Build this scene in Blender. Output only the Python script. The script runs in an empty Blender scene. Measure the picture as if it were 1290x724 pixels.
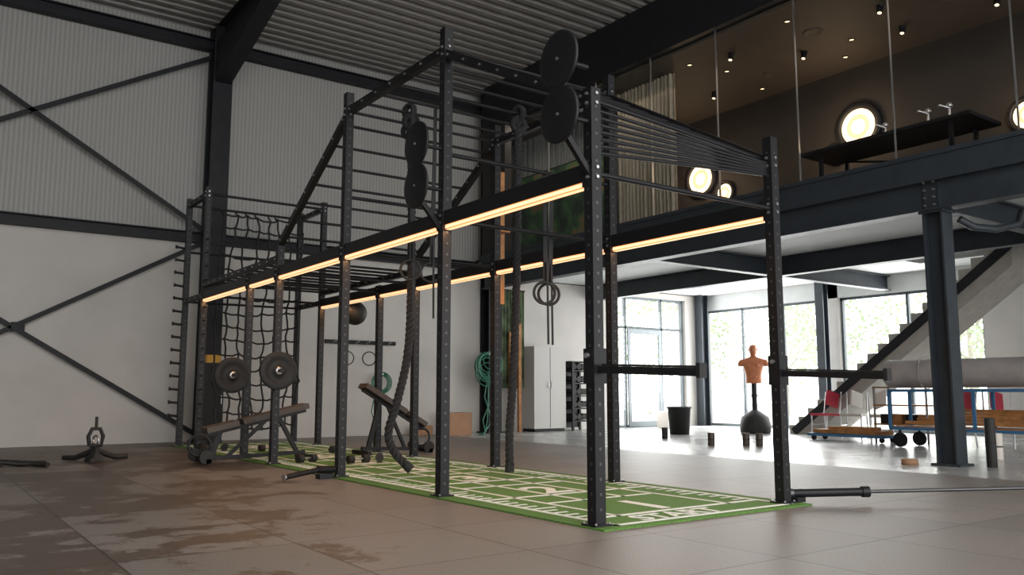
import bpy, math, random
from mathutils import Vector, Matrix
random.seed(4)
sc = bpy.context.scene
col = sc.collection
sc.view_settings.view_transform = 'Standard'

# ---------------------------------------------------------------- materials
def mat(name, color, rough=0.5, metal=0.0, noise=0.0, nscale=8.0, bump=0.0, bscale=60.0, emit=None, estr=0.0, spec=0.5):
    m = bpy.data.materials.new(name); m.use_nodes = True
    nt = m.node_tree; b = nt.nodes['Principled BSDF']
    b.inputs['Base Color'].default_value = (*color, 1)
    b.inputs['Roughness'].default_value = rough
    b.inputs['Metallic'].default_value = metal
    b.inputs['Specular IOR Level'].default_value = spec
    tc = nt.nodes.new('ShaderNodeTexCoord')
    if noise > 0:
        n = nt.nodes.new('ShaderNodeTexNoise'); n.inputs['Scale'].default_value = nscale; n.inputs['Detail'].default_value = 6
        nt.links.new(tc.outputs['Object'], n.inputs['Vector'])
        r = nt.nodes.new('ShaderNodeValToRGB')
        r.color_ramp.elements[0].position = .3; r.color_ramp.elements[1].position = .7
        r.color_ramp.elements[0].color = (*[max(0, c*(1-noise)) for c in color], 1)
        r.color_ramp.elements[1].color = (*[min(1, c*(1+noise)) for c in color], 1)
        nt.links.new(n.outputs['Fac'], r.inputs['Fac']); nt.links.new(r.outputs['Color'], b.inputs['Base Color'])
    if bump > 0:
        n2 = nt.nodes.new('ShaderNodeTexNoise'); n2.inputs['Scale'].default_value = bscale
        nt.links.new(tc.outputs['Object'], n2.inputs['Vector'])
        bp = nt.nodes.new('ShaderNodeBump'); bp.inputs['Strength'].default_value = bump; bp.inputs['Distance'].default_value = .01
        nt.links.new(n2.outputs['Fac'], bp.inputs['Height']); nt.links.new(bp.outputs['Normal'], b.inputs['Normal'])
    if emit:
        b.inputs['Emission Color'].default_value = (*emit, 1); b.inputs['Emission Strength'].default_value = estr
    return m

BLK = mat('black_powder_coat', (.009,.009,.011), .45, 0.0, .15, 30, spec=.32)
BLK2 = mat('black_steel_beam', (.013,.014,.018), .55, 0.0, .2, 6, spec=.3)
STEEL = mat('galvanised_bolt', (.5,.5,.51), .3, .9)
DSTEEL = mat('dark_steel_bar', (.10,.10,.105), .38, .8)
HOLE = mat('hole_rim', (.07,.07,.075), .4, .5)
LED = mat('led_diffuser_bright', (.9,.7,.5), .5, 0, emit=(1,.64,.35), estr=1.3)
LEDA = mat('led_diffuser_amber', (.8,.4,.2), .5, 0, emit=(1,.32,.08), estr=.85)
RUB = mat('black_rubber', (.012,.012,.012), .65, 0, .3, 20, .2, 120)
ROPE = mat('rope_fibre', (.018,.018,.02), .85, 0, .3, 60, .4, 200)
BEAMST = mat('mezzanine_steel', (.026,.034,.043), .5, .1, .15, 5)
CONC = mat('concrete_wall_material', (.55,.53,.505), .8, 0, .07, 1.2, .15, 20)
SOFF = mat('mezzanine_soffit_material', (.58,.60,.60), .8, 0, .06, 2)
STAIRC = mat('stair_concrete', (.38,.36,.325), .8, 0, .1, 5, .2, 30)
DARKW = mat('dark_brown_plaster', (.030,.025,.021), .75, 0, .12, 2)
BRCEIL = mat('brown_ceiling_plaster', (.070,.057,.045), .7, 0, .08, 2)
WHITE = mat('white_turf_paint', (.78,.80,.76), .8, 0, .08, 60)
FRAME = mat('window_frame_aluminium', (.20,.23,.25), .45, .2)
CARD = mat('cardboard', (.34,.19,.11), .85, 0, .12, 6)
WOOD = mat('warm_wood', (.36,.16,.05), .55, 0, .35, 7)
WCAB = mat('white_lacquer', (.52,.51,.49), .4)
GREENH = mat('green_hose', (.015,.15,.09), .4)
RED = mat('red_upholstery', (.50,.03,.06), .6)
BLUE = mat('blue_painted_steel', (.04,.14,.28), .4)
SKINM = mat('orange_rubber_skin', (.50,.17,.07), .5, 0, .08, 10)
CURT = mat('beige_curtain', (.36,.31,.24), .85, 0, .1, 10)
CURT2 = mat('grey_blue_curtain', (.17,.175,.17), .85, 0, .1, 10)
ROLLM = mat('grey_vinyl', (.36,.33,.32), .5, 0, .12, 4)
PAD = mat('bench_vinyl', (.06,.042,.032), .5, 0, .15, 12)
LAMPG = mat('lamp_glow', (1,.85,.6), .5, 0, emit=(1,.74,.44), estr=2.2)
LAMPD = mat('lamp_dim_centre', (.5,.4,.3), .5, 0, emit=(1,.62,.32), estr=.95)
YEL = mat('yellow_plastic', (.6,.33,.03), .5)
PALE = mat('pale_plastic', (.62,.57,.52), .5)

def math_node(nt, op, a, b=None):
    n = nt.nodes.new('ShaderNodeMath'); n.operation = op
    for i, v in enumerate((a, b)):
        if v is None: continue
        if isinstance(v, (int, float)): n.inputs[i].default_value = v
        else: nt.links.new(v, n.inputs[i])
    return n.outputs[0]

def glass_mat():
    m = bpy.data.materials.new('clear_glass'); m.use_nodes = True; nt = m.node_tree
    nt.nodes.remove(nt.nodes['Principled BSDF']); out = nt.nodes['Material Output']
    t = nt.nodes.new('ShaderNodeBsdfTransparent'); t.inputs[0].default_value = (.95,.965,.965,1)
    g = nt.nodes.new('ShaderNodeBsdfGlossy'); g.inputs['Roughness'].default_value = .01
    f = nt.nodes.new('ShaderNodeLayerWeight'); f.inputs['Blend'].default_value = .5
    fac = math_node(nt, 'ADD', math_node(nt, 'MULTIPLY', math_node(nt, 'POWER', f.outputs['Facing'], 4.0), .7), .03)
    mx = nt.nodes.new('ShaderNodeMixShader')
    nt.links.new(fac, mx.inputs[0]); nt.links.new(t.outputs[0], mx.inputs[1]); nt.links.new(g.outputs[0], mx.inputs[2])
    nt.links.new(mx.outputs[0], out.inputs['Surface']); return m
GLASS = glass_mat()

def rubber_floor_mat():
    m = bpy.data.materials.new('rubber_tile_floor'); m.use_nodes = True; nt = m.node_tree; b = nt.nodes['Principled BSDF']
    tc = nt.nodes.new('ShaderNodeTexCoord'); o = tc.outputs['Object']
    br = nt.nodes.new('ShaderNodeTexBrick'); nt.links.new(o, br.inputs['Vector'])
    br.offset = 0; br.squash = 1
    br.inputs['Scale'].default_value = 1; br.inputs['Brick Width'].default_value = 1.0; br.inputs['Row Height'].default_value = 1.0
    br.inputs['Mortar Size'].default_value = .007; br.inputs['Mortar Smooth'].default_value = .3
    br.inputs['Color1'].default_value = (.170,.152,.139,1); br.inputs['Color2'].default_value = (.208,.187,.171,1)
    br.inputs['Mortar'].default_value = (.06,.054,.05,1)
    n = nt.nodes.new('ShaderNodeTexNoise'); n.inputs['Scale'].default_value = 110; n.inputs['Detail'].default_value = 4; nt.links.new(o, n.inputs['Vector'])
    mx = nt.nodes.new('ShaderNodeMix'); mx.data_type = 'RGBA'; mx.blend_type = 'OVERLAY'; mx.inputs[0].default_value = .7
    nt.links.new(br.outputs['Color'], mx.inputs[6]); nt.links.new(n.outputs['Fac'], mx.inputs[7])
    n2 = nt.nodes.new('ShaderNodeTexNoise'); n2.inputs['Scale'].default_value = 1.7; n2.inputs['Detail'].default_value = 9; n2.inputs['Roughness'].default_value = .74
    nt.links.new(o, n2.inputs['Vector'])
    fl = nt.nodes.new('ShaderNodeVectorMath'); fl.operation = 'FLOOR'; nt.links.new(o, fl.inputs[0])
    wn = nt.nodes.new('ShaderNodeTexWhiteNoise'); nt.links.new(fl.outputs[0], wn.inputs['Vector'])
    sep = nt.nodes.new('ShaderNodeSeparateXYZ'); nt.links.new(o, sep.inputs[0])
    s = math_node(nt, 'ADD', n2.outputs['Fac'], math_node(nt, 'MULTIPLY', math_node(nt, 'SUBTRACT', wn.outputs['Value'], .5), .18))
    xm = nt.nodes.new('ShaderNodeMapRange'); nt.links.new(math_node(nt,'SUBTRACT',sep.outputs[0],math_node(nt,'MULTIPLY',sep.outputs[1],.3)), xm.inputs[0])
    xm.inputs[1].default_value = .3; xm.inputs[2].default_value = 1.5; xm.inputs[3].default_value = 0.04; xm.inputs[4].default_value = -.2
    s = math_node(nt, 'ADD', s, xm.outputs[0])
    st = nt.nodes.new('ShaderNodeMapRange'); nt.links.new(s, st.inputs[0]); st.inputs[1].default_value = .52; st.inputs[2].default_value = .545
    mx2 = nt.nodes.new('ShaderNodeMix'); mx2.data_type = 'RGBA'; nt.links.new(st.outputs[0], mx2.inputs[0])
    nt.links.new(mx.outputs[2], mx2.inputs[6])
    dk = nt.nodes.new('ShaderNodeMix'); dk.data_type = 'RGBA'; dk.blend_type = 'MULTIPLY'; dk.inputs[0].default_value = 1
    nt.links.new(mx.outputs[2], dk.inputs[6]); dk.inputs[7].default_value = (.42,.34,.29,1)
    nt.links.new(dk.outputs[2], mx2.inputs[7]); nt.links.new(mx2.outputs[2], b.inputs['Base Color'])
    r = nt.nodes.new('ShaderNodeMapRange'); nt.links.new(st.outputs[0], r.inputs[0]); r.inputs[3].default_value = .48; r.inputs[4].default_value = .42
    nt.links.new(r.outputs[0], b.inputs['Roughness']); b.inputs['Specular IOR Level'].default_value = .4
    bp = nt.nodes.new('ShaderNodeBump'); bp.inputs['Strength'].default_value = .25; bp.inputs['Distance'].default_value = .004
    nt.links.new(n.outputs['Fac'], bp.inputs['Height']); nt.links.new(bp.outputs[0], b.inputs['Normal'])
    return m

def conc_floor_mat():
    m = bpy.data.materials.new('polished_concrete'); m.use_nodes = True; nt = m.node_tree; b = nt.nodes['Principled BSDF']
    tc = nt.nodes.new('ShaderNodeTexCoord'); o = tc.outputs['Object']
    n = nt.nodes.new('ShaderNodeTexNoise'); n.inputs['Scale'].default_value = 1.3; n.inputs['Detail'].default_value = 8; nt.links.new(o, n.inputs['Vector'])
    r = nt.nodes.new('ShaderNodeValToRGB'); r.color_ramp.elements[0].position = .35; r.color_ramp.elements[1].position = .65
    r.color_ramp.elements[0].color = (.36,.365,.36,1); r.color_ramp.elements[1].color = (.48,.485,.475,1)
    nt.links.new(n.outputs['Fac'], r.inputs[0]); nt.links.new(r.outputs[0], b.inputs['Base Color'])
    rr = nt.nodes.new('ShaderNodeMapRange'); nt.links.new(n.outputs['Fac'], rr.inputs[0]); rr.inputs[3].default_value = .15; rr.inputs[4].default_value = .36
    nt.links.new(rr.outputs[0], b.inputs['Roughness']); return m

def turf_mat():
    m = bpy.data.materials.new('artificial_turf'); m.use_nodes = True; nt = m.node_tree; b = nt.nodes['Principled BSDF']
    tc = nt.nodes.new('ShaderNodeTexCoord'); o = tc.outputs['Object']
    n = nt.nodes.new('ShaderNodeTexNoise'); n.inputs['Scale'].default_value = 90; n.inputs['Detail'].default_value = 4; nt.links.new(o, n.inputs['Vector'])
    r = nt.nodes.new('ShaderNodeValToRGB'); r.color_ramp.elements[0].position = .3; r.color_ramp.elements[1].position = .7
    r.color_ramp.elements[0].color = (.040,.12,.018,1); r.color_ramp.elements[1].color = (.14,.29,.05,1)
    nt.links.new(n.outputs['Fac'], r.inputs[0]); nt.links.new(r.outputs[0], b.inputs['Base Color'])
    b.inputs['Roughness'].default_value = .85
    bp = nt.nodes.new('ShaderNodeBump'); bp.inputs['Strength'].default_value = .7; bp.inputs['Distance'].default_value = .01
    nt.links.new(n.outputs['Fac'], bp.inputs['Height']); nt.links.new(bp.outputs[0], b.inputs['Normal']); return m

def panel_mat():
    m = bpy.data.materials.new('ribbed_wall_panel'); m.use_nodes = True; nt = m.node_tree; b = nt.nodes['Principled BSDF']
    tc = nt.nodes.new('ShaderNodeTexCoord'); o = tc.outputs['Object']
    w = nt.nodes.new('ShaderNodeTexWave'); w.wave_type = 'BANDS'; w.bands_direction = 'X'; w.inputs['Scale'].default_value = 4.2
    nt.links.new(o, w.inputs['Vector'])
    r = nt.nodes.new('ShaderNodeValToRGB'); r.color_ramp.elements[0].color = (.29,.288,.278,1); r.color_ramp.elements[1].color = (.385,.38,.367,1)
    nt.links.new(w.outputs['Fac'], r.inputs[0]); nt.links.new(r.outputs[0], b.inputs['Base Color'])
    b.inputs['Roughness'].default_value = .55
    bp = nt.nodes.new('ShaderNodeBump'); bp.inputs['Strength'].default_value = .35; bp.inputs['Distance'].default_value = .012
    nt.links.new(w.outputs['Fac'], bp.inputs['Height']); nt.links.new(bp.outputs[0], b.inputs['Normal']); return m

def mural_mat():
    m = bpy.data.materials.new('mural_print'); m.use_nodes = True; nt = m.node_tree; b = nt.nodes['Principled BSDF']
    tc = nt.nodes.new('ShaderNodeTexCoord'); o = tc.outputs['Object']
    n = nt.nodes.new('ShaderNodeTexNoise'); n.inputs['Scale'].default_value = 2.2; n.inputs['Detail'].default_value = 8; nt.links.new(o, n.inputs['Vector'])
    r = nt.nodes.new('ShaderNodeValToRGB'); e = r.color_ramp.elements
    e[0].position = .35; e[0].color = (.008,.018,.014,1); e[1].position = .75; e[1].color = (.35,.44,.42,1)
    k = e.new(.46); k.color = (.025,.075,.03,1); k = e.new(.54); k.color = (.06,.14,.05,1); k = e.new(.59); k.color = (.22,.10,.035,1); k = e.new(.64); k.color = (.07,.14,.12,1)
    nt.links.new(n.outputs['Fac'], r.inputs[0]); nt.links.new(r.outputs[0], b.inputs['Base Color']); return m

# ---------------------------------------------------------------- mesh helper
class MB:
    def __init__(s, name, mats):
        s.name = name; s.mats = mats if isinstance(mats, list) else [mats]; s.v = []; s.f = []; s.mi = []; s.sm = []
    def add(s, vs, fs, m=0, smooth=False):
        k = len(s.v); s.v += [tuple(v) for v in vs]
        for f in fs: s.f.append([i+k for i in f]); s.mi.append(m); s.sm.append(smooth)
    def box(s, x0, x1, y0, y1, z0, z1, m=0):
        s.add([(x0,y0,z0),(x1,y0,z0),(x1,y1,z0),(x0,y1,z0),(x0,y0,z1),(x1,y0,z1),(x1,y1,z1),(x0,y1,z1)],
              [(0,3,2,1),(4,5,6,7),(0,1,5,4),(1,2,6,5),(2,3,7,6),(3,0,4,7)], m)
    def frame(s, d):
        d = Vector(d).normalized(); up = Vector((0,0,1)) if abs(d.z) < .95 else Vector((0,1,0))
        a = d.cross(up).normalized(); b = a.cross(d).normalized(); return a, b
    def beam(s, p0, p1, w, h, m=0):
        p0 = Vector(p0); p1 = Vector(p1); a, b = s.frame(p1-p0); vs = []
        for p in (p0, p1):
            for i, j in ((-1,-1),(1,-1),(1,1),(-1,1)): vs.append(p + a*i*w/2 + b*j*h/2)
        s.add(vs, [(3,2,1,0),(4,5,6,7),(0,1,5,4),(1,2,6,5),(2,3,7,6),(3,0,4,7)], m)
    def cyl(s, p0, p1, r, m=0, seg=12, r2=None):
        p0 = Vector(p0); p1 = Vector(p1); a, b = s.frame(p1-p0); r2 = r if r2 is None else r2; vs = []
        for p, rr in ((p0, r), (p1, r2)):
            for i in range(seg):
                t = 2*math.pi*i/seg; vs.append(p + a*math.cos(t)*rr + b*math.sin(t)*rr)
        s.add(vs, [(i,(i+1)%seg,seg+(i+1)%seg,seg+i) for i in range(seg)], m, True)
        s.add(vs[:seg], [tuple(range(seg))[::-1]], m); s.add(vs[seg:], [tuple(range(seg))], m)
    def path(s, pts, r, m=0, seg=8, closed=False):
        pts = [Vector(p) for p in pts]; n = len(pts); vs = []; ref = None
        for i, p in enumerate(pts):
            if closed: d = pts[(i+1)%n]-pts[i-1]
            else: d = pts[min(i+1,n-1)]-pts[max(i-1,0)]
            d.normalize()
            if ref is None: a, b = s.frame(d)
            else:
                a = (ref - d*ref.dot(d)).normalized(); b = a.cross(d)
            ref = a
            rr = r[i] if isinstance(r, (list, tuple)) else r
            for j in range(seg):
                t = 2*math.pi*j/seg; vs.append(p + a*math.cos(t)*rr + b*math.sin(t)*rr)
        fs = []
        for i in range(n if closed else n-1):
            k = (i+1) % n
            for j in range(seg): fs.append((i*seg+j, i*seg+(j+1)%seg, k*seg+(j+1)%seg, k*seg+j))
        s.add(vs, fs, m, True)
        if not closed:
            s.add(vs[:seg], [tuple(range(seg))], m); s.add(vs[-seg:], [tuple(range(seg))], m)
    def torus(s, c, axis, R, r, m=0, n=32, seg=8):
        a, b = s.frame(axis); c = Vector(c)
        s.path([c + a*R*math.cos(2*math.pi*i/n) + b*R*math.sin(2*math.pi*i/n) for i in range(n)], r, m, seg, True)
    def lathe(s, c, prof, m=0, seg=28, axis=(0,0,1), sx=1, sy=1):
        c = Vector(c); ax = Vector(axis).normalized()
        if abs(ax.z) > .99: a, b = Vector((1,0,0)), Vector((0,1,0))
        else: a, b = s.frame(ax)
        vs = []
        for r, z in prof:
            for i in range(seg):
                t = 2*math.pi*i/seg; vs.append(c + a*r*sx*math.cos(t) + b*r*sy*math.sin(t) + ax*z)
        fs = []
        for k in range(len(prof)-1):
            for i in range(seg): fs.append((k*seg+i, k*seg+(i+1)%seg, (k+1)*seg+(i+1)%seg, (k+1)*seg+i))
        s.add(vs, fs, m, True)
    def ell(s, c, rx, ry, rz, m=0, seg=20, rings=12):
        s.lathe(c, [(math.sin(math.pi*k/rings)+1e-4, -math.cos(math.pi*k/rings)*rz) for k in range(rings+1)], m, seg, (0,0,1), rx, ry)
    def make(s, parent=None, bevel=0):
        me = bpy.data.meshes.new(s.name); me.from_pydata(s.v, [], s.f)
        for mm in s.mats: me.materials.append(mm)
        me.polygons.foreach_set('material_index', s.mi); me.polygons.foreach_set('use_smooth', s.sm)
        me.update(); o = bpy.data.objects.new(s.name, me); col.objects.link(o)
        if parent: o.parent = parent
        if bevel:
            bv = o.modifiers.new('bevel', 'BEVEL'); bv.width = bevel; bv.segments = 2; bv.limit_method = 'ANGLE'
        return o
def empty(name):
    e = bpy.data.objects.new(name, None); col.objects.link(e); return e
def area(name, loc, rot, sx, sy, e, c=(1,1,1), parent=None):
    l = bpy.data.lights.new(name,'AREA'); l.shape='RECTANGLE'; l.size=sx; l.size_y=sy; l.energy=e; l.color=c
    ob = bpy.data.objects.new(name,l); ob.location=loc; ob.rotation_euler=rot; col.objects.link(ob)
    if parent: ob.parent = parent

# ---------------------------------------------------------------- room shell
Zc = -0.012
YB = 16.3; XR = 18.5; ZR = 7.95
o = MB('floor', conc_floor_mat()); o.box(-5,XR+.3,-6,YB+.3,-.3,Zc); o.make()
o = MB('rubber_gym_flooring', rubber_floor_mat()); o.box(-5,9.4,-6,YB-.01,Zc,0); o.make()
PAN = panel_mat()
o = MB('wall_back', [CONC, PAN, DARKW])
o.box(-5,11.1,YB,YB+.3,Zc,3.75,0); o.box(-5,11.1,YB+.08,YB+.3,3.75,ZR,1)
o.box(11.1,15.05,YB,YB+.3,Zc,3.6,0); o.box(17.75,XR+.3,YB,YB+.3,Zc,3.6,0)
o.box(15.05,17.75,YB,YB+.3,3.45,3.6,0); o.box(11.1,XR+.3,YB,YB+.3,3.6,ZR,2); o.make()
o = MB('wall_left', [CONC, PAN]); o.box(-5.3,-5,-6,YB+.3,Zc,3.75,0); o.box(-5.3,-5,-6,YB+.3,3.75,ZR,1); o.make()
o = MB('wall_right', [CONC, SOFF])
o.box(XR,XR+.3,12.0,12.5,Zc,3.6); o.box(XR,XR+.3,-6,8.6,Zc,3.6); o.box(XR,XR+.3,8.6,YB,3.2,3.6,1); o.box(XR,XR+.3,-6,YB,3.6,ZR); o.make()
def window(name, axis, fixed, a0, a1, z0, z1, mull, trans):
    o = MB(name, [FRAME, GLASS]); w = .06
    def bx(u0,u1,za,zb,t=.08,m=0):
        if axis == 'x': o.box(u0,u1,fixed+.1,fixed+.1+t,za,zb,m)
        else: o.box(fixed+.1,fixed+.1+t,u0,u1,za,zb,m)
    bx(a0,a1,z0,z0+w); bx(a0,a1,z1-w,z1)
    for u in [a0+w/2, a1-w/2]+mull: bx(u-w/2,u+w/2,z0,z1)
    for (u0,u1,z) in trans: bx(u0,u1,z-w/2,z+w/2)
    bx(a0+.01,a1-.01,z0+.01,z1-.01,.008,1)
    return o.make()
window('window_1','x',YB,15.05,17.75,Zc,3.45,[15.55,16.9],[(15.05,17.75,2.62)])
window('window_2','y',XR,12.5,YB,Zc,3.2,[13.7,15.0],[])
window('window_3','y',XR,8.6,12.0,Zc,3.2,[10.3],[])
d = MB('door_1',[FRAME,GLASS,STEEL])
d.box(15.6,15.7,YB+.06,YB+.098,.0,2.58); d.box(16.75,16.86,YB+.06,YB+.098,0,2.58); d.box(15.7,16.75,YB+.06,YB+.098,0,.14); d.box(15.7,16.75,YB+.06,YB+.098,2.46,2.58)
d.cyl((16.68,YB,.9),(16.68,YB,1.5),.015,2); d.make()
ROOF = mat('roof_deck_metal', (.25,.24,.23), .5, .1, .1, 3)
o = MB('ceiling', ROOF); y = -6.0; pr = []
while y < YB+.3:
    pr += [(y,ZR),(y+.12,ZR),(y+.15,ZR+.10),(y+.25,ZR+.10)]; y += .28
pr.append((y,ZR)); vs = []
for yy,zz in pr: vs += [(-5.3,yy,zz),(XR+.3,yy,zz)]
o.add(vs, [(2*i,2*i+1,2*i+3,2*i+2) for i in range(len(pr)-1)])
o.box(-5.3,XR+.3,-6,YB+.5,ZR+.14,ZR+.3); o.make()

def ibeam(o, p0, p1, w, h, t=.02, m=0):
    p0 = Vector(p0); p1 = Vector(p1); _, b = o.frame(p1-p0)
    o.beam(p0+b*(h/2-t/2), p1+b*(h/2-t/2), w, t, m); o.beam(p0-b*(h/2-t/2), p1-b*(h/2-t/2), w, t, m); o.beam(p0, p1, t*.8, h-2*t, m)
def icol(o, x, y, z0, z1, w, m=0, t=.025, flip=False):
    if flip:
        o.box(x-w/2,x+w/2,y-w/2,y-w/2+t,z0,z1,m); o.box(x-w/2,x+w/2,y+w/2-t,y+w/2,z0,z1,m); o.box(x-t/2,x+t/2,y-w/2+t,y+w/2-t,z0,z1,m)
    else:
        o.box(x-w/2,x-w/2+t,y-w/2,y+w/2,z0,z1,m); o.box(x+w/2-t,x+w/2,y-w/2,y+w/2,z0,z1,m); o.box(x-w/2+t,x+w/2-t,y-t/2,y+t/2,z0,z1,m)
for i, xc in enumerate((-1.55, 4.62, 11.0)):
    o = MB('steel_portal_frame', BLK2); zb = 0 if xc<9 else Zc
    icol(o, xc, YB-.22, zb, ZR, .36, flip=True)
    o.box(xc-.25,xc+.25,YB-.45,YB-.01,zb,zb+.03)
    if i < 2:
        ibeam(o, (xc,-6,ZR-.24), (xc,YB-.1,ZR-.24), .30, .46)
        a = .15
        o.add([(xc-a,YB-.4,6.8),(xc+a,YB-.4,6.8),(xc+a,13.3,7.5),(xc-a,13.3,7.5),(xc-a,YB-.4,7.6),(xc+a,YB-.4,7.6),(xc+a,13.3,7.52),(xc-a,13.3,7.52)],
              [(0,1,2,3),(7,6,5,4),(0,3,7,4),(1,5,6,2),(0,4,5,1),(3,2,6,7)])
    o.make()
o = MB('wall_girt', BLK2)
ibeam(o,(-5,YB-.07,3.80),(11.1,YB-.07,3.80),.2,.2); ibeam(o,(-5,YB-.07,7.62),(11.1,YB-.07,7.62),.2,.22); o.make()
o = MB('wind_bracing', BLK2)
for p0,p1 in (((-1.4,7.45),(4.45,3.95)),((-1.4,4.1),(4.45,7.35)),((-1.4,.35),(4.45,3.7)),((-1.4,3.7),(4.45,.15))):
    o.beam((p0[0],YB-.14,p0[1]),(p1[0],YB-.14,p1[1]),.03,.08)
o.box(1.42,1.62,YB-.16,YB-.1,1.9,2.06); o.make()

# ---------------------------------------------------------------- mezzanine
mz = empty('mezzanine')
o = MB('slab', [SOFF, DARKW])
for x0,x1,y0,y1 in ((10.7,16.1,-6,YB),(17.4,XR,-6,YB),(16.1,17.4,9.3,YB),(16.1,17.4,-6,6.2)):
    o.box(x0,x1,y0,y1,3.62,3.9,0); o.box(x0,x1,y0,y1,3.9,3.95,1)
o.make(mz)
o = MB('steel_frame', [BEAMST, STEEL])
ibeam(o,(10.7,-6,3.43),(10.7,YB-.4,3.43),.24,.40); o.box(10.58,10.66,-6,YB-.4,3.63,3.97)
o.box(10.55,10.60,-6,YB-.4,3.93,3.99)
ibeam(o,(14.3,-6,3.42),(14.3,YB,3.42),.2,.38)
for yy in (0.3,5.5,10.7): ibeam(o,(10.75,yy,3.42),(XR,yy,3.42),.18,.34)
icol(o,10.78,5.5,Zc,3.25,.26,flip=True); icol(o,10.78,5.5,3.25,3.72,.22,flip=True)
o.box(10.60,10.96,5.32,5.68,Zc,Zc+.03); o.box(10.62,10.94,5.34,5.66,3.2,3.23)
icol(o,10.78,-.3,Zc,3.25,.26,flip=True)
icol(o,18.2,12.25,Zc,3.62,.22); icol(o,18.2,YB-.2,Zc,3.62,.26); icol(o,14.3,0.3,Zc,3.25,.22)
for yy in (5.44,5.56):
    for zz in (3.3,3.4,3.5,3.6): o.cyl((10.6,yy,zz),(10.645,yy,zz),.013,1,8)
o.path([(10.95,5.3,3.12),(11.1,5.2,3.02),(11.5,5.1,3.02),(11.9,5.0,3.12),(11.95,4.95,3.3)],.05,0,12)
o.make(mz)
o = MB('upper_fascia', BLK2); o.box(10.6,10.8,-6,YB-.4,6.95,ZR); o.make(mz)
o = MB('lounge_ceiling', BRCEIL); o.box(10.8,XR,-6,YB,6.9,7.0); o.make(mz)
o = MB('lounge_back_wall', DARKW); o.box(14,14.15,-6,YB,3.95,6.9); o.make(mz)
o = MB('lounge_side_wall', DARKW); o.box(10.62,10.8,15.0,YB-.4,3.97,6.95); o.make(mz)
o = MB('glass_balustrade', [GLASS, STEEL])
o.add([(10.69,-6,3.97),(10.69,15.0,3.97),(10.69,15.0,6.95),(10.69,-6,6.95)],[(0,3,2,1)],0)
for yy in (-.1,1.4,2.9,4.4,5.95,7.45,8.98,10.5,12.0,13.5): o.box(10.67,10.705,yy-.006,yy+.006,3.97,6.95,1)
o.make(mz)
def curtain(y0,y1,x0,m):
    cu = MB('curtain', m); n = int((y1-y0)*70); vs=[]
    for i in range(n+1):
        yy = y0+(y1-y0)*i/n; xx = x0+.05*math.sin(i*.9)+.02*math.sin(i*2.3); vs += [(xx,yy,3.97),(xx,yy,6.9)]
    cu.add(vs,[(2*i,2*i+1,2*i+3,2*i+2) for i in range(n)],0,True); cu.make()
curtain(10.65,12.2,11.45,CURT); curtain(12.3,16.1,11.8,CURT2)
o = MB('mural_artwork', [mural_mat(), BLK]); o.box(11.6,11.64,12.65,15.8,4.05,5.9,0); o.box(11.64,11.68,12.6,15.85,4.0,5.95,1); o.make()
def ring_lamp(y,z,R):
    o = MB('round_wall_lamp', [BLK, LAMPG, LAMPD]); ax = (-1,0,0)
    o.lathe((14,y,z),[(R,0),(R,.07),(R*.97,.09),(R*.80,.09),(R*.72,.05)],0,40,ax)
    o.lathe((14,y,z),[(R*.72,.05),(R*.50,.05)],1,40,ax); o.lathe((14,y,z),[(R*.50,.05),(R*.42,.052),(R*.3,.052)],2,40,ax); o.lathe((14,y,z),[(R*.3,.052),(.001,.054)],1,40,ax); o.make()
    l = bpy.data.lights.new('round_wall_lamp_light','POINT'); l.energy = 16*R/.38; l.color = (1,.70,.44); l.shadow_soft_size = .15
    lo = bpy.data.objects.new('round_wall_lamp_light', l); lo.location = (13.4,y,z); col.objects.link(lo)
for a in ((8.46,5.75,.46),(12.26,5.55,.44),(11.6,5.12,.26),(8.95,5.35,.22),(5.6,5.2,.3)): ring_lamp(*a)
for (x,y) in ((11.6,9.4),(12.6,8.6),(12.0,6.8),(13,7.0),(12.2,4.6),(12.9,10.9),(12.4,12.2),(11.5,5.6),(13.2,5.6)):
    o = MB('ceiling_spotlight', [BLK, LAMPG]); o.cyl((x,y,6.9),(x,y,6.87),.06); o.cyl((x,y,6.87),(x-.03,y,6.77),.05); o.cyl((x-.03,y,6.77),(x-.031,y,6.767),.032,1); o.make()
for (x,y) in ((12.0,8.0),(13.0,9.6),(12.6,6.0),(13.2,12.6)):
    o = MB('recessed_ceiling_speaker', [BRCEIL, BLK]); o.lathe((x,y,6.9),[(.16,0),(.16,-.012),(.14,-.02),(.13,-.012),(.001,-.012)],0,28); o.make()
for (x,y) in ((11.3,8.0),(11.4,10.2),(12.2,10.0),(13.4,8.3),(13.5,10.2),(12.8,7.8)):
    o = MB('recessed_downlight', [BLK, LAMPG]); o.lathe((x,y,6.9),[(.06,0),(.06,-.01),(.045,-.015),(.04,-.004)],0,20); o.lathe((x,y,6.9),[(.04,-.004),(.001,-.004)],1,20); o.make()
o = MB('lounge_table', [BLK, STEEL])
o.box(11.2,12.1,5.2,7.8,4.56,4.61)
for yy in (5.5,7.5):
    for xx in (11.3,12.0): o.beam((xx,yy,3.955),(xx,yy,4.56),.05,.05)
    o.beam((11.3,yy,4.15),(12.0,yy,4.15),.04,.04)
o.beam((11.65,5.5,4.15),(11.65,7.5,4.15),.04,.04); o.beam((11.3,5.5,3.99),(12,7.5,4.55),.03,.03); o.make()
for k,(x,y) in enumerate(((11.5,5.6),(11.6,6.6),(11.5,5.9))):
    o = MB('table_tap_fixture', [STEEL, LAMPG]); o.cyl((x,y,4.61),(x,y,4.63),.07,0); o.cyl((x,y,4.63),(x,y,4.8),.015,0); o.cyl((x,y,4.8),(x-.12,y+.08,4.84),.018,0); o.ell((x,y,4.84),.04,.04,.04,0); o.make()

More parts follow.
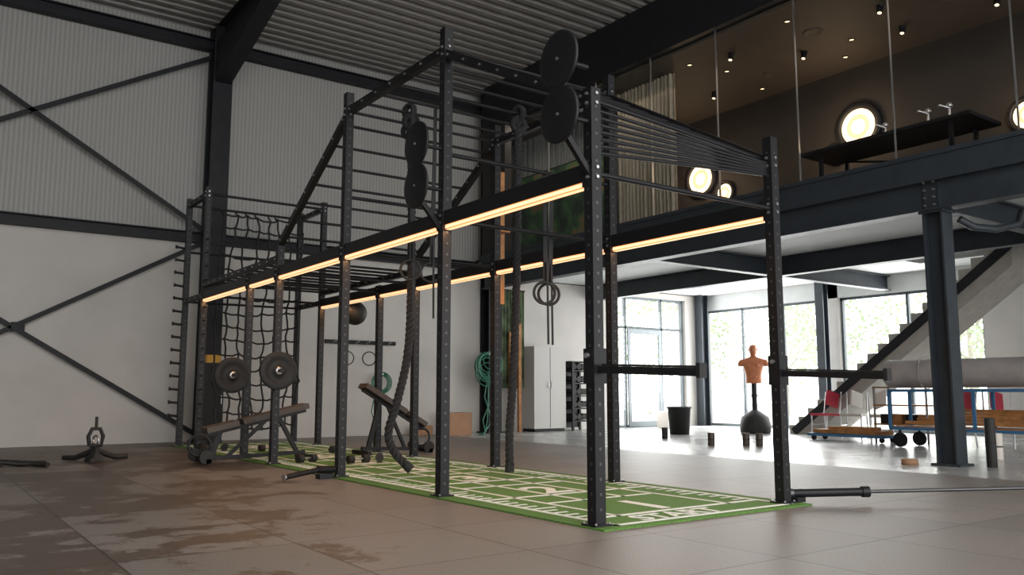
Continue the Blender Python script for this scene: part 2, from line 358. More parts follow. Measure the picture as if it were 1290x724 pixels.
# ---------------------------------------------------------------- stairs
st = empty('staircase'); o = MB('flight', STAIRC)
x0,x1 = 16.2,17.3; Y0 = 11.85; rise=.19; run=.245; N=20
prof = [(Y0,Zc)]
for i in range(N): prof += [(Y0-i*run,Zc+(i+1)*rise),(Y0-(i+1)*run,Zc+(i+1)*rise)]
low = [(Y0-N*run,N*rise-.60),(Y0-.60,Zc)]
poly = prof+low; nn = len(poly)
vs = [(x0,a,b) for a,b in poly]+[(x1,a,b) for a,b in poly]
fs = [(i,(i+1)%nn,nn+(i+1)%nn,nn+i) for i in range(nn)]+[tuple(range(nn))[::-1],tuple(range(nn,2*nn))]
o.add(vs,fs); o.make(st)
o = MB('stringer', BLK2)
for xs in (x0-.02,x1+.02): o.beam((xs,Y0-.12,.0+.03),(xs,Y0-N*run,N*rise-.20),.04,.17)
o.make(st)
o = MB('upper_flight', [STAIRC, BLK2]); o.box(15.0,17.4,4.9,6.2,3.4,3.62,0); o.beam((15.4,6.3,3.3),(15.4,3.6,2.1),.2,.3,1); o.make(st)

# ---------------------------------------------------------------- training rig
XL, XQ = 3.87, 5.88
YS = [4.39,6.4,8.5,10.5,11.62,13.85,14.95]
HS = [3.05,4.23,4.23,2.85,2.5,4.23,4.23]
rig = empty('training_rig'); W = .088
po = MB('uprights', [BLK, HOLE, STEEL])
for X in (XL,XQ):
    for Y,H in zip(YS,HS):
        h = W/2
        po.box(X-h,X+h,Y-h,Y+h,.02,H); po.box(X-.075,X+.075,Y-.075,Y+.075,.012,.025)
        po.box(X-h*1.04,X+h*1.04,Y-h*1.04,Y+h*1.04,H,H+.008)
        for dx in (-.06,.06):
            for dy in (-.06,.06): po.cyl((X+dx,Y+dy,.025),(X+dx,Y+dy,.036),.009,2,6)
        z = .12
        while z < H-.04:
            for dx,dy in ((-1,0),(0,-1),(1,0),(0,1)):
                c = Vector((X+dx*h,Y+dy*h,z)); po.cyl(c, c+Vector((dx,dy,0))*.002, .0115, 1, 8)
            z += .1
po.make(rig)
bm = MB('beams', [BLK, STEEL]); ld = MB('led_lights', [LED, LEDA, BLK])
def bolts(p, nx, ny):
    for dz in (-.035,.035):
        c = Vector(p)+Vector((0,0,dz)); bm.cyl(c, c+Vector((nx,ny,0))*.014, .013, 1, 6)
for X in (XL,XQ):
    for i in range(5):
        a,b = YS[i]+W/2, YS[i+1]-W/2
        bm.box(X-.04,X+.04,a,b,2.385,2.51); bm.box(X-.055,X+.055,a,a+.008,2.34,2.53); bm.box(X-.055,X+.055,b-.008,b,2.34,2.53)
        ld.box(X-.032,X+.032,a+.02,b-.02,2.341,2.383,1); ld.box(X-.0335,X+.0335,a+.02,b-.02,2.349,2.376,0); ld.box(X-.022,X+.022,a+.02,b-.02,2.339,2.341,0)
        ld.box(X-.037,X+.037,a+.015,b-.015,2.383,2.3855,2)
        area('led_strip_light',(X,(a+b)/2,2.333),(0,0,0),.05,b-a-.06,9*(b-a)/2,(1,.52,.22),rig)
    def sl(y0,z0,y1,z1):
        bm.beam((X,y0,z0),(X,y1,z1),.07,.08)
        L = math.hypot(y1-y0,z1-z0); k = int(L/.3)
        for j in range(k+1):
            t = (j+.3)/(k+.6); c = Vector((X-.035,y0+(y1-y0)*t,z0+(z1-z0)*t)); bm.cyl(c,c+Vector((-.012,0,0)),.012,1,6)
    ze = 2.98 if X==XL else 2.84
    sl(4.39,ze,6.4,4.0); sl(6.4,4.03,8.5,4.03); sl(8.5,4.0,10.5,2.8); sl(13.85,4.12,14.95,4.12); sl(13.85,2.45,14.95,2.45); sl(10.5,2.62,13.85,2.62)
    for Y,z in ((4.39,ze),(6.4,4.02),(8.5,4.02),(4.39,2.44),(6.4,2.44),(8.5,2.44),(10.5,2.44),(11.62,2.44),(13.85,4.12)):
        bolts((X-W/2,Y,z),-1,0); bolts((X,Y-W/2,z),0,-1)
bm.make(rig); ld.make(rig)
rg = MB('rungs', [BLK, STEEL])
def rung(Y,Z,r=.017):
    rg.cyl((XL,Y,Z),(XQ,Y,Z),r,0,10)
for Y in (4.39,6.4,8.5,10.5,11.62,13.85,14.95): rung(Y,2.44,.02)
for i in range(8):
    t=(i+.3)/7.6; rg.cyl((XL,4.39+2.01*t,2.98+1.02*t),(XQ,4.39+2.01*t,2.84+1.16*t),.017,0,10)
for i in range(7): rg.cyl((XL,4.45,2.94-.055*i),(XQ,4.40,2.83-.016*i),.014,0,10)
for i in range(7): rung(6.4+2.1*i/6,4.03)
for i in range(7): t=(i+.5)/7; rung(8.5+2.0*t,4.0-1.2*t)
for i in range(11): rung(10.6+3.1*i/10,2.62)
for Y in (13.85,14.95): rung(Y,4.12,.022); rung(Y,3.3,.02)
rung(6.4,3.05,.02); rung(8.5,3.05,.02)
rg.make(rig)
sp = MB('safety_spotter_arms', [BLK, RUB, STEEL])
for X in (XL,XQ):
    sp.box(X-.056,X+.056,4.39-.056,4.39+.056,.96,1.20)
    sp.beam((X,4.34,1.055),(X,3.44,1.020),.05,.05); sp.beam((X,4.30,1.086),(X,3.46,1.053),.045,.014,1)
    sp.box(X-.032,X+.032,3.42,3.45,.985,1.075,1); sp.cyl((X-.06,4.39,1.15),(X-.085,4.39,1.15),.018,2)
sp.make(rig)
tg = MB('wall_ball_targets', [BLK, STEEL])
for Y,zs in ((4.39,(3.21,2.81)),(6.4,(3.09,2.71))):
    for z in zs:
        tg.lathe((3.57,Y,z),[(.001,.014),(.19,.014),(.205,.008),(.205,-.008),(.19,-.014),(.001,-.014)],0,40,(-1,0,0))
        tg.cyl((3.555,Y,z),(3.545,Y,z),.012,1,8); tg.cyl((3.58,Y,z),(XL-.04,Y,z-.0),.018)
    tg.beam((3.60,Y,zs[0]+.1),(3.60,Y,zs[1]-.1),.05,.03); tg.beam((3.60,Y,zs[1]-.1),(XL-.03,Y,zs[1]-.38),.04,.04)
tg.make(rig)
pg = MB('storage_pegs', [BLK, STEEL])
for k in range(14):
    z = .5+.22*k
    pg.cyl((XL,14.95,z),(XL-.2,14.95,z+.02),.02); pg.cyl((XL-.18,14.95,z+.02),(XL-.2,14.95,z+.02),.032)
    pg.cyl((XL,13.85,z),(XL-.02,13.6,z),.014)
pg.make(rig)
o = MB('reflected_glow_post', [WOOD, LEDA]); o.box(6.03,6.10,8.62,8.70,2.0,3.7,0); o.box(6.02,6.03,8.64,8.68,2.05,3.65,1); o.box(5.92,6.1,8.5,8.62,2.9,2.94,0); o.make(rig)  # glowing strip on a wooden post stands in for reflected LED light

net = MB('climbing_net', ROPE)
nx, nz = 7, 15; P = {}
for i in range(nx+1):
    for k in range(nz+1):
        x = 4.42+1.4*i/nx; z = .35+3.7*k/nz
        P[i,k] = Vector((x+random.uniform(-.035,.035)-.12*math.sin(k/nz*math.pi)*(1-i/nx), 14.75+random.uniform(-.05,.05), z-.06*math.sin(i/nx*math.pi)+random.uniform(-.03,.03)))
def cord(a,b,r=.017):
    mid = (a+b)/2+Vector((random.uniform(-.02,.02),0,-.02)); net.path([a,(a+mid)/2,mid,(mid+b)/2,b],r,0,6)
for (i,k),p in P.items():
    if i<nx: cord(p,P[i+1,k])
    if k<nz: cord(p,P[i,k+1])
    net.ell(p,.028,.028,.028,0,8,5)
for i in range(nx+1): cord(P[i,nz],Vector((P[i,nz].x,14.95,4.12)))
net.make()

# ---------------------------------------------------------------- turf
tf = empty('turf_track'); TX0,TX1,TY0,TY1 = 3.78,6.02,4.22,15.2
o = MB('turf', turf_mat()); o.box(TX0,TX1,TY0,TY1,.0,.012); o.make(tf)
o = MB('turf_lines', WHITE); zt=.0125; z2=.015
def ln(xa,xb,ya,yb): o.box(xa,xb,ya,yb,zt,z2)
ln(3.95,4.0,4.3,15); ln(5.84,5.89,4.3,15); ln(3.95,5.88,4.3,4.345); ln(4.27,4.31,4.62,15)
P_=1.27; y=4.62; k=0
while y < 15:
    ln(4.0,5.84,y,y+.05)
    for j in range(1,10):
        yy = y+P_*j/10
        if yy<15:
            L = .22 if j==5 else .13
            ln(4.0,4.0+L,yy,yy+.03); ln(5.84-L,5.84,yy,yy+.03)
    if y+P_*.7<15: ln(4.31,5.5,y+P_*.66,y+P_*.66+.04)
    y += P_
ln(5.47,5.51,4.62,15); ln(5.1,5.14,4.62+P_*.66,15); ln(4.66,4.70,4.62+P_*.66,15)
o.make(tf)
def text(s,x,y,size,name):
    c = bpy.data.curves.new(name,'FONT'); c.body=s; c.size=size; c.extrude=.001; c.offset=size*.022; c.align_x='CENTER'
    c.materials.append(WHITE); t = bpy.data.objects.new(name,c); t.location=(x,y,.0145); col.objects.link(t); t.parent=tf
text('START',4.72,4.37,.29,'start_lettering')
for k in range(8): text(str(k+1),4.88,4.74+P_*k,.70,'number_lettering')

# ---------------------------------------------------------------- ropes
def rope(name, pts, r=.025):
    o = MB(name, ROPE)
    P = [Vector(p) for p in pts]; res=[]
    for i in range(len(P)-1):
        p0=P[max(i-1,0)];p1=P[i];p2=P[i+1];p3=P[min(i+2,len(P)-1)]
        n=max(2,int((p2-p1).length/.018))
        for j in range(n):
            t=j/n; res.append(.5*((2*p1)+(p2-p0)*t+(2*p0-5*p1+4*p2-p3)*t*t+(3*p1-p0-3*p2+p3)*t**3))
    res.append(P[-1]); s=0; acc=[0]
    for i in range(1,len(res)): s+=(res[i]-res[i-1]).length; acc.append(s)
    for k in range(3):
        q=[]
        for i,p in enumerate(res):
            d=(res[min(i+1,len(res)-1)]-res[max(i-1,0)]).normalized()
            a=d.cross(Vector((0,1,.001))).normalized(); b=d.cross(a); ph=acc[i]/.18*2*math.pi+k*2*math.pi/3
            q.append(p+a*math.cos(ph)*r+b*math.sin(ph)*r)
        o.path(q,r*.95,0,6)
    o.cyl(res[-1], res[-1]+(res[-1]-res[-3]).normalized()*.08, r*2.0, 0, 12)
    return o
o = rope('climbing_rope', [(4.46,8.08,4.0),(4.39,8.02,3.7),(4.42,8.02,3.2),(4.42,8.0,2.0),(4.40,8.02,1.3),(4.30,8.05,.8),(4.22,8.08,.48),(4.26,8.02,.28),(4.36,7.95,.15)])
o.torus((4.42,8.1,4.03),(1,.3,0),.07,.035,0); o.torus((4.42,8.06,3.9),(.3,1,0),.07,.035,0); o.torus((4.42,8.1,3.8),(1,1,0),.07,.03,0); o.make()
o = rope('climbing_rope', [(5.46,7.45,4.0),(5.43,7.42,3.2),(5.41,7.42,2.0),(5.36,7.42,1.0),(5.32,7.42,.5),(5.32,7.42,.14)])
o.torus((5.46,7.45,4.03),(1,.3,0),.07,.035,0); o.torus((5.46,7.44,3.9),(.3,1,0),.07,.035,0); o.make()
def rings(x1,x2,y,z,ztop):
    o = MB('gymnastic_rings', [RUB, BLK, STEEL])
    for x,dy in ((x1,0),(x2,.06)):
        o.torus((x,y+dy,z),(.45,1,0),.105,.015,0); o.beam((x,y+dy,z+.09),(x,y,ztop),.03,.006,1); o.beam((x+.03,y+dy,z+.09),(x+.01,y,ztop),.03,.005,1)
        o.box(x-.02,x+.025,y+dy-.012,y+dy+.012,z+.3,z+.35,1); o.beam((x+.02,y+dy-.02,z+.3),(x+.03,y+dy-.02,z-.5),.025,.004,1)
    o.make()
rings(4.30,4.58,7.8,2.19,4.02); rings(5.02,5.12,6.42,1.86,3.05)

# ---------------------------------------------------------------- loose equipment
def plate(name, c, R=.225, w=.05, ax=(0,-1,0)):
    o = MB(name,[RUB,STEEL,BLK]); w2=w/2
    o.lathe(c,[(.025,w2),(.06,w2),(.065,w2*.5),(R*.62,w2*.5),(R*.68,w2),(R*.97,w2),(R,w2*.7),(R,-w2*.7),(R*.97,-w2),(.025,-w2)],0,44,ax)
    o.lathe(c,[(.05,w2),(.05,w2+.015),(.024,w2+.015)],1,24,ax)
    a=Vector(ax); c=Vector(c); o.cyl(c-a*.11,c+a*.12,.024,2,14); o.cyl(c+a*.12,c+a*.13,.03,2,14); o.make()
plate('weight_plate',(3.84,10.34,1.17),.24); plate('weight_plate',(3.62,11.46,1.13),.24)

def bench(name,xa,za,xb,zb,y):
    o = MB(name,[PAD,BLK,RUB]); a=Vector((xa,y,za)); b=Vector((xb,y,zb))
    m=a.lerp(b,.3); m2=a.lerp(b,.34)
    o.beam(a,m,.28,.07); o.beam(m2,b,.28,.07)
    u=Vector((0,0,-.06)); o.beam(a+u,b+u,.07,.05,1)
    o.beam((xa,y,.06),(xb,y,.10),.07,.05,1); d=.10 if xb>xa else -.10
    o.beam((xa+d,y,.08),a.lerp(b,.15)+u,.06,.06,1); o.beam((xb-d,y,.1),a.lerp(b,.72)+u,.06,.05,1); o.beam((xa+3*d,y,.08),a.lerp(b,.6)+u,.05,.04,1)
    for xx in (xa,xb): o.beam((xx,y-.26,.045),(xx,y+.26,.045),.06,.06,1)
    for s in (-1,1): o.cyl((xa-.03,y+s*.24-.02,.1),(xa-.03,y+s*.24+.02,.1),.085,2,20)
    o.torus((xa-.08,y-.1,.24),(.2,1,0),.13,.018,1)
    o.make()
bench('weight_bench',3.18,.42,4.52,.72,11.1); bench('weight_bench',6.45,.42,5.45,1.0,11.25)

def dumbbell(x,y,a):
    o = MB('dumbbell',[RUB,STEEL]); d=Vector((math.cos(a),math.sin(a),0)); c=Vector((x,y,.07))
    o.cyl(c-d*.07,c+d*.07,.014,1)
    for s in (-1,1): o.cyl(c+d*s*.07,c+d*s*.15,.055,0,6)
    o.make()
for a in ((4.25,10.35,.4),(5.1,10.0,1.1),(4.6,12.7,.2),(4.1,13.2,1.2),(5.3,11.8,.7),(4.75,9.9,.1)): dumbbell(*a)
def anchor(x,y,a):
    o = MB('floor_anchor_with_straps',[RUB,STEEL,BLK])
    for k in range(3):
        t=a+k*2.1; d=Vector((math.cos(t),math.sin(t),0)); c=Vector((x,y,.037))
        o.path([c+Vector((0,0,.12)),c+d*.12+Vector((0,0,.06)),c+d*.28,c+d*.45],[.035,.04,.035,.03],0,8)
    o.lathe((x,y,0),[(.12,0),(.12,.05),(.05,.10),(.03,.2),(.001,.2)],0,20)
    o.path([(x-.07,y,.2),(x-.09,y,.32),(x-.05,y,.42),(x+.05,y,.42),(x+.09,y,.32),(x+.07,y,.2),(x-.07,y,.2)],.026,0,8); o.cyl((x,y,.40),(x,y,.58),.02,0); o.torus((x,y,.27),(1,.4,0),.06,.014,1,20,6)
    o.make()
anchor(2.16,12.45,.3)
o = MB('resistance_strap_bundle',RUB)
for k in range(4):
    o.path([(.8+.1*k,12.0+.15*k,.034),(1.05,12.1,.06),(1.25,12.0+.08*k,.034),(1.52,12.0-.1*k,.034)],.03,0,8)
o.make()
o = MB('kettlebell',[RUB,STEEL]); o.ell((3.35,11.75,.11),.11,.11,.11,0); o.path([(3.28,11.75,.17),(3.27,11.75,.25),(3.31,11.75,.29),(3.39,11.75,.29),(3.43,11.75,.25),(3.42,11.75,.17)],.016,0,8); o.make()
o = MB('landmine_attachment',[BLK,STEEL]); o.box(3.62,3.77,8.44,8.56,.0,.05); o.cyl((3.80,8.5,.09),(3.6,8.46,.10),.04); o.cyl((3.62,8.46,.10),(3.22,8.38,.05),.028); o.cyl((3.22,8.38,.05),(3.2,8.376,.05),.034,1); o.make()
o = MB('olympic_barbell_on_landmine',[BLK,DSTEEL]); o.box(5.97,6.08,4.32,4.45,.012,.05)
p0=Vector((6.0,4.42,.075)); p1=Vector((7.75,3.19,.12)); dd=(p1-p0).normalized()
o.cyl(p0,p0+dd*.62,.034,0,16); o.cyl(p0+dd*.60,p0+dd*.66,.045,0,16); o.cyl(p0+dd*.66,p0+dd*2.5,.0145,1,12); o.cyl(p0,p0+dd*.03,.04,1,16); o.make()
o = MB('slam_ball_on_hook',[RUB,BLK]); o.ell((6.12,13.0,2.22),.2,.2,.2,0,24,14); o.cyl((6.02,13.0,2.40),(5.93,13.0,2.6),.015,1); o.torus((6.12,13.0,2.4),(1,0,0),.04,.01,1,16,6); o.make()
o = MB('tool_locker',[YEL,BLK2,STEEL]); o.box(4.28,4.66,15.2,15.55,0,1.42,1); o.box(4.36,4.6,15.25,15.5,1.42,1.56,0); o.box(4.30,4.64,15.19,15.2,.1,1.35,1); o.cyl((4.62,15.18,.7),(4.62,15.18,.85),.01,2); o.make()

def cbox(x,y,w,d_,h,m=CARD,name='cardboard_box'):
    o = MB(name,[m,PALE]); z=Zc if x>9.4 else 0
    o.box(x-w/2,x+w/2,y-d_/2,y+d_/2,z,z+h,0); o.box(x-w/2-.002,x+w/2+.002,y-.03,y+.03,z+.001,z+h+.002,0); o.make(bevel=.006)
cbox(9.78,15.65,.6,.4,.48); cbox(16.3,15.6,.5,.4,.42,PALE); cbox(9.05,15.85,.4,.3,.2,CARD)
o = MB('storage_cabinet',[WCAB,BLK,STEEL]); o.box(12.0,12.95,15.75,16.25,.06,1.98,0); o.box(12.03,12.92,15.78,16.2,Zc,.06,1); o.box(12.47,12.48,15.745,15.75,.08,1.96,1); o.cyl((12.42,15.73,1),(12.42,15.73,1.15),.01,2); o.cyl((12.53,15.73,1),(12.53,15.73,1.15),.01,2); o.make()
o = MB('dumbbell_storage_rack',[BLK,RUB,STEEL])
for xx in (13.12,13.72):
    for yy in (15.7,16.15): o.beam((xx,yy,Zc),(xx,yy,1.65),.05,.05)
o.box(13.1,13.74,16.17,16.2,.05,1.62)
for zz in (.2,.5,.8,1.1,1.4,1.62):
    o.box(13.1,13.74,15.68,16.18,zz,zz+.03)
    for k in range(4):
        if zz<1.5: o.cyl((13.2+.15*k,15.72,zz+.12),(13.2+.15*k,16.1,zz+.12),.075,1,10)
o.make()
o = MB('garden_hose_reel',[GREENH,STEEL])
for k in range(12): o.torus((10.55+random.uniform(-.06,.06),15.6-.015*k,1.5+random.uniform(-.15,.1)),(random.uniform(-.2,.3),1,random.uniform(-.1,.1)),.26+random.uniform(-.08,.08),.013,0,30,6)
for k in range(3): o.path([(10.6,15.6,1.3),(10.5+.1*k,15.6,.8),(10.7-.12*k,15.6,.3),(10.45,15.5,.03),(10.2-.05*k,15.2,.01)],.013)
o.cyl((10.55,15.45,1.75),(10.55,15.85,1.75),.03,1); o.make()
o = MB('coiled_cable',[GREENH,STEEL])
for k in range(4): o.torus((8.2,16.1-.02*k,1.1),(.1,1,0),.16+.02*k,.013,0,24,6)
o.path([(8.1,16.1,.95),(8.0,16.1,.5),(8.15,16.0,.03)],.013,0)
o.cyl((8.2,16.0,1.28),(8.2,16.25,1.28),.02,1); o.make()
FAB = mat('olive_fabric',(.12,.16,.09),.8,0,.8,3)
o = MB('hanging_fabric_banner',[FAB,BLK]); vs=[]
for i in range(61):
    xx=11.25+.7*i/60; yy=16.1+.03*math.sin(i*.8); vs+=[(xx,yy,1.0),(xx,yy,3.3)]
o.add(vs,[(2*i,2*i+1,2*i+3,2*i+2) for i in range(60)],0,True); o.cyl((11.2,16.12,3.3),(12.0,16.12,3.3),.02,1); o.make()
o = MB('timber_boards',WOOD); o.box(11.4,11.52,15.9,15.96,Zc,2.3); o.box(11.65,11.73,15.88,15.94,Zc,2.5); o.make()
o = MB('wall_hook_rack',[BLK,STEEL]); o.box(7.0,8.6,16.2,16.28,1.9,1.98)
for k in range(6): o.cyl((7.15+.25*k,16.2,1.92),(7.15+.25*k,16.02,1.95),.012,1)
for k in (1,3): o.torus((7.15+.25*k,16.05,1.6),(.2,1,0),.14,.012,0,24,6)
o.make()
o = MB('waste_bin',RUB); o.lathe((14.0,13.1,Zc),[(.001,.0),(.21,.0),(.25,.56),(.275,.56),(.275,.59),(.25,.6),(.235,.58),(.2,.04),(.001,.04)],0,32); o.make()

# torso boxing dummy
dm = MB('torso_boxing_dummy',[SKINM,BLK,RUB]); cx,cy=15.66,12.36
vw = Vector((-cx,-cy,0)).normalized(); side=Vector((-vw.y,vw.x,0))
def loft(secs, m=0, seg=28):
    vs=[]
    for z,rx,ry,off in secs:
        for i in range(seg):
            t=2*math.pi*i/seg; vs.append(Vector((cx,cy,z))+side*rx*math.cos(t)+vw*(ry*math.sin(t)+off))
    fs=[(k*seg+i,k*seg+(i+1)%seg,(k+1)*seg+(i+1)%seg,(k+1)*seg+i) for k in range(len(secs)-1) for i in range(seg)]
    fs+= [tuple(range(seg))[::-1], tuple(range((len(secs)-1)*seg,len(secs)*seg))]
    dm.add(vs,fs,m,True)
loft([(1.10,.16,.11,0),(1.16,.175,.12,0),(1.25,.17,.115,.005),(1.35,.185,.125,.015),(1.46,.22,.14,.02),(1.54,.255,.135,.01),(1.60,.27,.115,0),(1.645,.235,.095,0),(1.675,.15,.08,0),(1.70,.075,.068,0),(1.73,.062,.062,.005),(1.755,.065,.07,.015),(1.78,.075,.09,.02),(1.83,.085,.103,.02),(1.88,.088,.105,.012),(1.93,.080,.095,.005),(1.965,.055,.065,0),(1.98,.01,.01,0)])
def onb(s_,f_,z): return Vector((cx,cy,z))+side*s_+vw*f_
for s_ in (-1,1):
    dm.path([onb(s_*.19,0,1.60),onb(s_*.25,0,1.575),onb(s_*.28,0,1.53),onb(s_*.285,0,1.49)],[.06,.075,.07,.05],0,14)
    dm.ell(onb(s_*.088,.01,1.86),.016,.02,.03); dm.ell(onb(s_*.033,.108,1.885),.011,.011,.007,2,10,6); dm.ell(onb(s_*.09,.10,1.5),.08,.06,.055)
dm.path([onb(0,.108,1.89),onb(0,.132,1.855),onb(0,.122,1.843)],[.01,.017,.012],0,8); dm.ell(onb(0,.113,1.815),.025,.015,.008)
for k in range(3):
    for s_ in (-1,1): dm.ell(onb(s_*.04,.105,1.24+.07*k),.035,.025,.03)
dm.cyl((cx,cy,.5),(cx,cy,1.12),.06,1,20); dm.cyl((cx,cy,.8),(cx,cy,.86),.075,1,20)
dm.lathe((cx,cy,Zc),[(.001,0),(.32,0),(.34,.05),(.34,.18),(.30,.36),(.16,.46),(.07,.52),(.001,.52)],2,36); dm.make()

def roller(name,x,y,r,h,m):
    o = MB(name,[m,BLK]); z=Zc if x>9.4 else 0
    o.lathe((x,y,z),[(.001,0),(r*.95,0),(r,.01),(r,h-.01),(r*.95,h),(r*.5,h),(r*.5,h-.03),(.001,h-.03)],0,24); o.lathe((x,y,z+h*.5),[(r+.001,-.01),(r+.003,0),(r+.001,.01)],1,24); o.make()
roller('foam_roller',10.95,5.1,.06,.60,RUB); roller('foam_roller',11.2,5.65,.06,.55,RUB); roller('foam_roller',12.2,5.6,.07,.36,PALE)
for (x,y,m_) in ((12.4,12.0,RUB),(11.47,10.0,PAD),(12.0,9.4,PAD),(12.2,9.2,RUB),(11.9,9.6,PAD)): roller('massage_roller',x,y,.06,.22,m_)
o = MB('tape_roll',CARD); o.lathe((10.5,5.9,Zc),[(.05,0),(.1,0),(.1,.07),(.05,.07),(.05,0)],0,28); o.make()

tr = empty('equipment_trolley'); o = MB('frame',[BLUE,BLK,WOOD])
for xx in (13.7,14.35):
    o.beam((xx,5.2,.3),(xx,8.0,.3),.05,.05); o.beam((xx,5.2,.93),(xx,8.0,.93),.05,.05)
    for yy in (5.2,6.6,8.0): o.beam((xx,yy,.3),(xx,yy,.93),.045,.045)
for yy in (5.2,6.6,8.0):
    for zz in (.3,.93): o.beam((13.7,yy,zz),(14.35,yy,zz),.045,.045)
o.box(13.72,14.33,5.22,7.98,.32,.34,2)
for k in range(5): o.beam((13.8+.1*k,5.3+.1*k,.40+.05*k),(13.85+.1*k,7.8-.15*k,.40+.05*k),.08,.05,2)
for xx in (13.72,14.33):
    for yy in (5.35,7.85): o.cyl((xx-.02,yy,.11),(xx+.02,yy,.11),.12,1,22); o.beam((xx,yy,.12),(xx,yy,.3),.05,.02,1)
o.make(tr)
o = MB('rolled_floor_mat',ROLLM); pts=[]; n=150
for i in range(n+1):
    t=i/n*2*math.pi*5; r=.08+.19*i/n; pts.append((14.02+r*math.cos(t),1.23+r*math.sin(t)*.93))
vs=[]
for xx,zz in pts: vs+=[(xx,5.0,zz),(xx,6.5,zz-.01),(xx,8.15,zz)]
fs=[]
for i in range(n):
    for j in range(2): fs.append((3*i+j,3*i+j+1,3*i+3+j+1,3*i+3+j))
o.add(vs,fs,0,True)
for yy in (5.6,7.5): o.torus((14.02,yy,1.23),(0,1,0),.272,.008,0,36,6)
o.make(tr)
def chair(name,x,y,a,m):
    o = MB(name,[m,STEEL]); R=Matrix.Rotation(a,3,'Z')
    def T(p): q=R@Vector(p); return (q.x+x,q.y+y,q.z+Zc)
    o.beam(T((-.21,0,.45)),T((.21,0,.46)),.42,.05); o.beam(T((-.2,0,.62)),T((-.27,0,.92)),.40,.03)
    for s in (-1,1):
        o.cyl(T((.2,s*.2,0)),T((.17,s*.2,.44)),.013,1); o.cyl(T((-.24,s*.2,0)),T((-.19,s*.2,.45)),.013,1); o.cyl(T((-.19,s*.2,.45)),T((-.28,s*.2,.92)),.013,1); o.cyl(T((.18,s*.2,.25)),T((-.21,s*.2,.25)),.01,1)
    o.make()
chair('stacking_chair',14.7,7.4,2.5,RED); chair('stacking_chair',14.7,6.7,3.6,RED); chair('stacking_chair',15.7,10.6,3.0,RED); chair('stacking_chair',15.7,9.95,3.4,PALE); chair('stacking_chair',15.7,9.35,.5,PALE)
o = MB('blue_flat_dolly',[BLUE,WOOD,BLK]); o.beam((14.6,10.1,.1),(14.6,8.5,.1),.5,.05); o.box(14.4,14.8,8.6,10.0,.13,.2,1); o.box(14.45,14.75,8.8,9.7,.2,.26,1)
for yy in (8.6,10.0):
    for xx in (14.42,14.78): o.cyl((xx-.015,yy,.04),(xx+.015,yy,.04),.05,2,16)
o.make()
o = MB('metal_shelf_cart',[STEEL,WOOD,BLK])
for xx in (14.9,15.4):
    for yy in (8.0,9.0): o.beam((xx,yy,Zc),(xx,yy,1.0),.03,.03)
for zz in (.3,.65,.98): o.box(14.88,15.42,7.98,9.02,zz,zz+.025,1)
for k in range(4): o.box(14.95,15.35,8.03+.24*k,8.2+.24*k,.325,.5,2 if k%2 else 1)
o.make()

# ---------------------------------------------------------------- outside
o = MB('outside_ground', mat('pale_paving',(.5,.5,.47),.8,0,.1,1)); o.box(XR+.3,60,-20,60,-.4,-.05); o.box(-20,XR+.3,YB+.3,60,-.4,-.05); o.make()
LEAF = bpy.data.materials.new('tree_leaves'); LEAF.use_nodes=True; nt=LEAF.node_tree; b=nt.nodes['Principled BSDF']
n_=nt.nodes.new('ShaderNodeTexNoise'); n_.inputs['Scale'].default_value=1.5; r_=nt.nodes.new('ShaderNodeValToRGB')
r_.color_ramp.elements[0].color=(.42,.52,.32,1); r_.color_ramp.elements[1].color=(.70,.78,.58,1); r_.color_ramp.elements[0].position=.35; r_.color_ramp.elements[1].position=.65
nt.links.new(n_.outputs['Fac'],r_.inputs[0]); nt.links.new(r_.outputs[0],b.inputs['Base Color']); b.inputs['Roughness'].default_value=.7
BARK = mat('tree_bark',(.45,.42,.36),.9,0,.3,10)
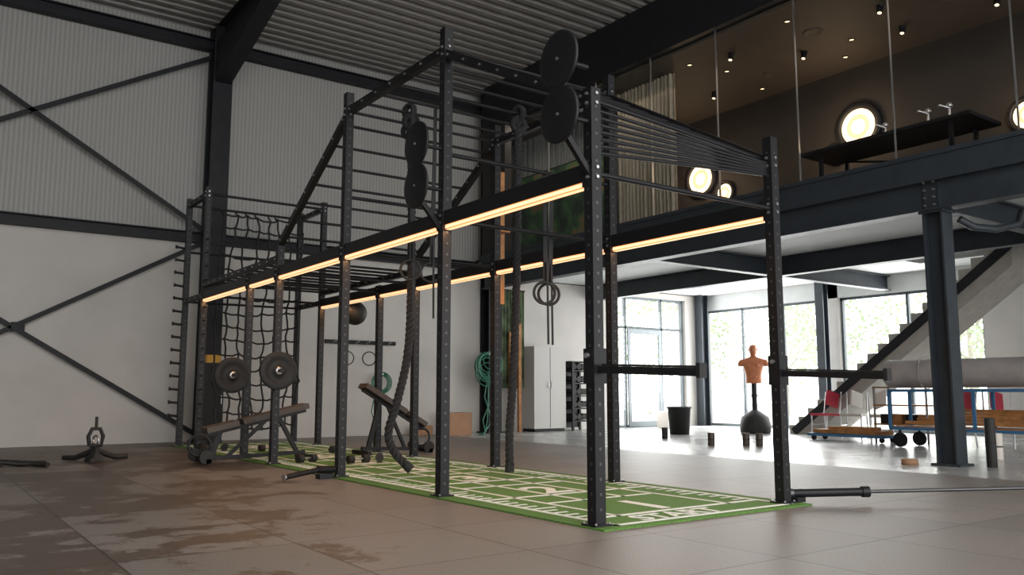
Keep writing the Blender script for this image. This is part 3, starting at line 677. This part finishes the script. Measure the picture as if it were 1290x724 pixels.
def tree(x,y,H,R):
    o = MB('garden_tree',[LEAF,BARK]); o.cyl((x,y,-.05),(x,y,H*.6),.12,1,10,.06)
    for k in range(5):
        t=random.uniform(0,6.28); o.cyl((x,y,H*(.3+.08*k)),(x+R*.6*math.cos(t),y+R*.6*math.sin(t),H*(.5+.08*k)),.04,1,8,.015)
    for k in range(1000):
        v=Vector((random.gauss(0,1),random.gauss(0,1),random.gauss(0,1))).normalized()*(random.random()**.4)
        c=Vector((x+v.x*R,y+v.y*R,H*.58+v.z*H*.42)); a=Vector((random.uniform(-1,1),random.uniform(-1,1),random.uniform(-1,1))).normalized()*.1; bb=a.cross(Vector((random.random(),random.random(),1))).normalized()*.07
        o.add([c-a,c+bb,c+a,c-bb],[(0,1,2,3)])
    o.make()
for a in ((20,24,5,2),(25,23,5.5,2.5),(27,18,6,2.5),(27,13,5,2.3),(30,22,6,3),(22.5,28,6,2.5),(27,27,6,3)): tree(*a)

# ---------------------------------------------------------------- lighting
w = bpy.data.worlds.new('World'); sc.world = w; w.use_nodes = True
bg = w.node_tree.nodes['Background']; bg.inputs[0].default_value = (1,.995,.985,1); bg.inputs[1].default_value = 4.0
area('hall_fill_light',(2,-1,7.4),(0,0,0),8,5,460,(1,.97,.93))  # added overhead fill lamp, out of view; the roof has no opening here
area('window_daylight_back',(16.4,YB-.1,1.9),(math.radians(-90),0,0),2.5,3,150,(1,1,.99))
area('window_daylight_right',(XR-.1,13,1.8),(0,math.radians(90),0),3,7,420,(1,1,.99))
area('lounge_downlights',(12.3,8,6.6),(0,0,0),2,8,22,(1,.82,.64))
area('curtain_fill_light',(10.9,13.2,6.85),(0,math.radians(20),0),.15,4.4,28,(1,.90,.76))  # unseen lamp added to brighten the curtain and mural

# ---------------------------------------------------------------- camera
cam = bpy.data.cameras.new('camera'); co = bpy.data.objects.new('camera', cam); col.objects.link(co)
co.location = (0,0,.9); co.rotation_euler = (math.radians(97.09),0,math.radians(-35.8))
cam.sensor_width = 36; cam.lens = 36*1062/1290; cam.clip_end = 200
sc.camera = co
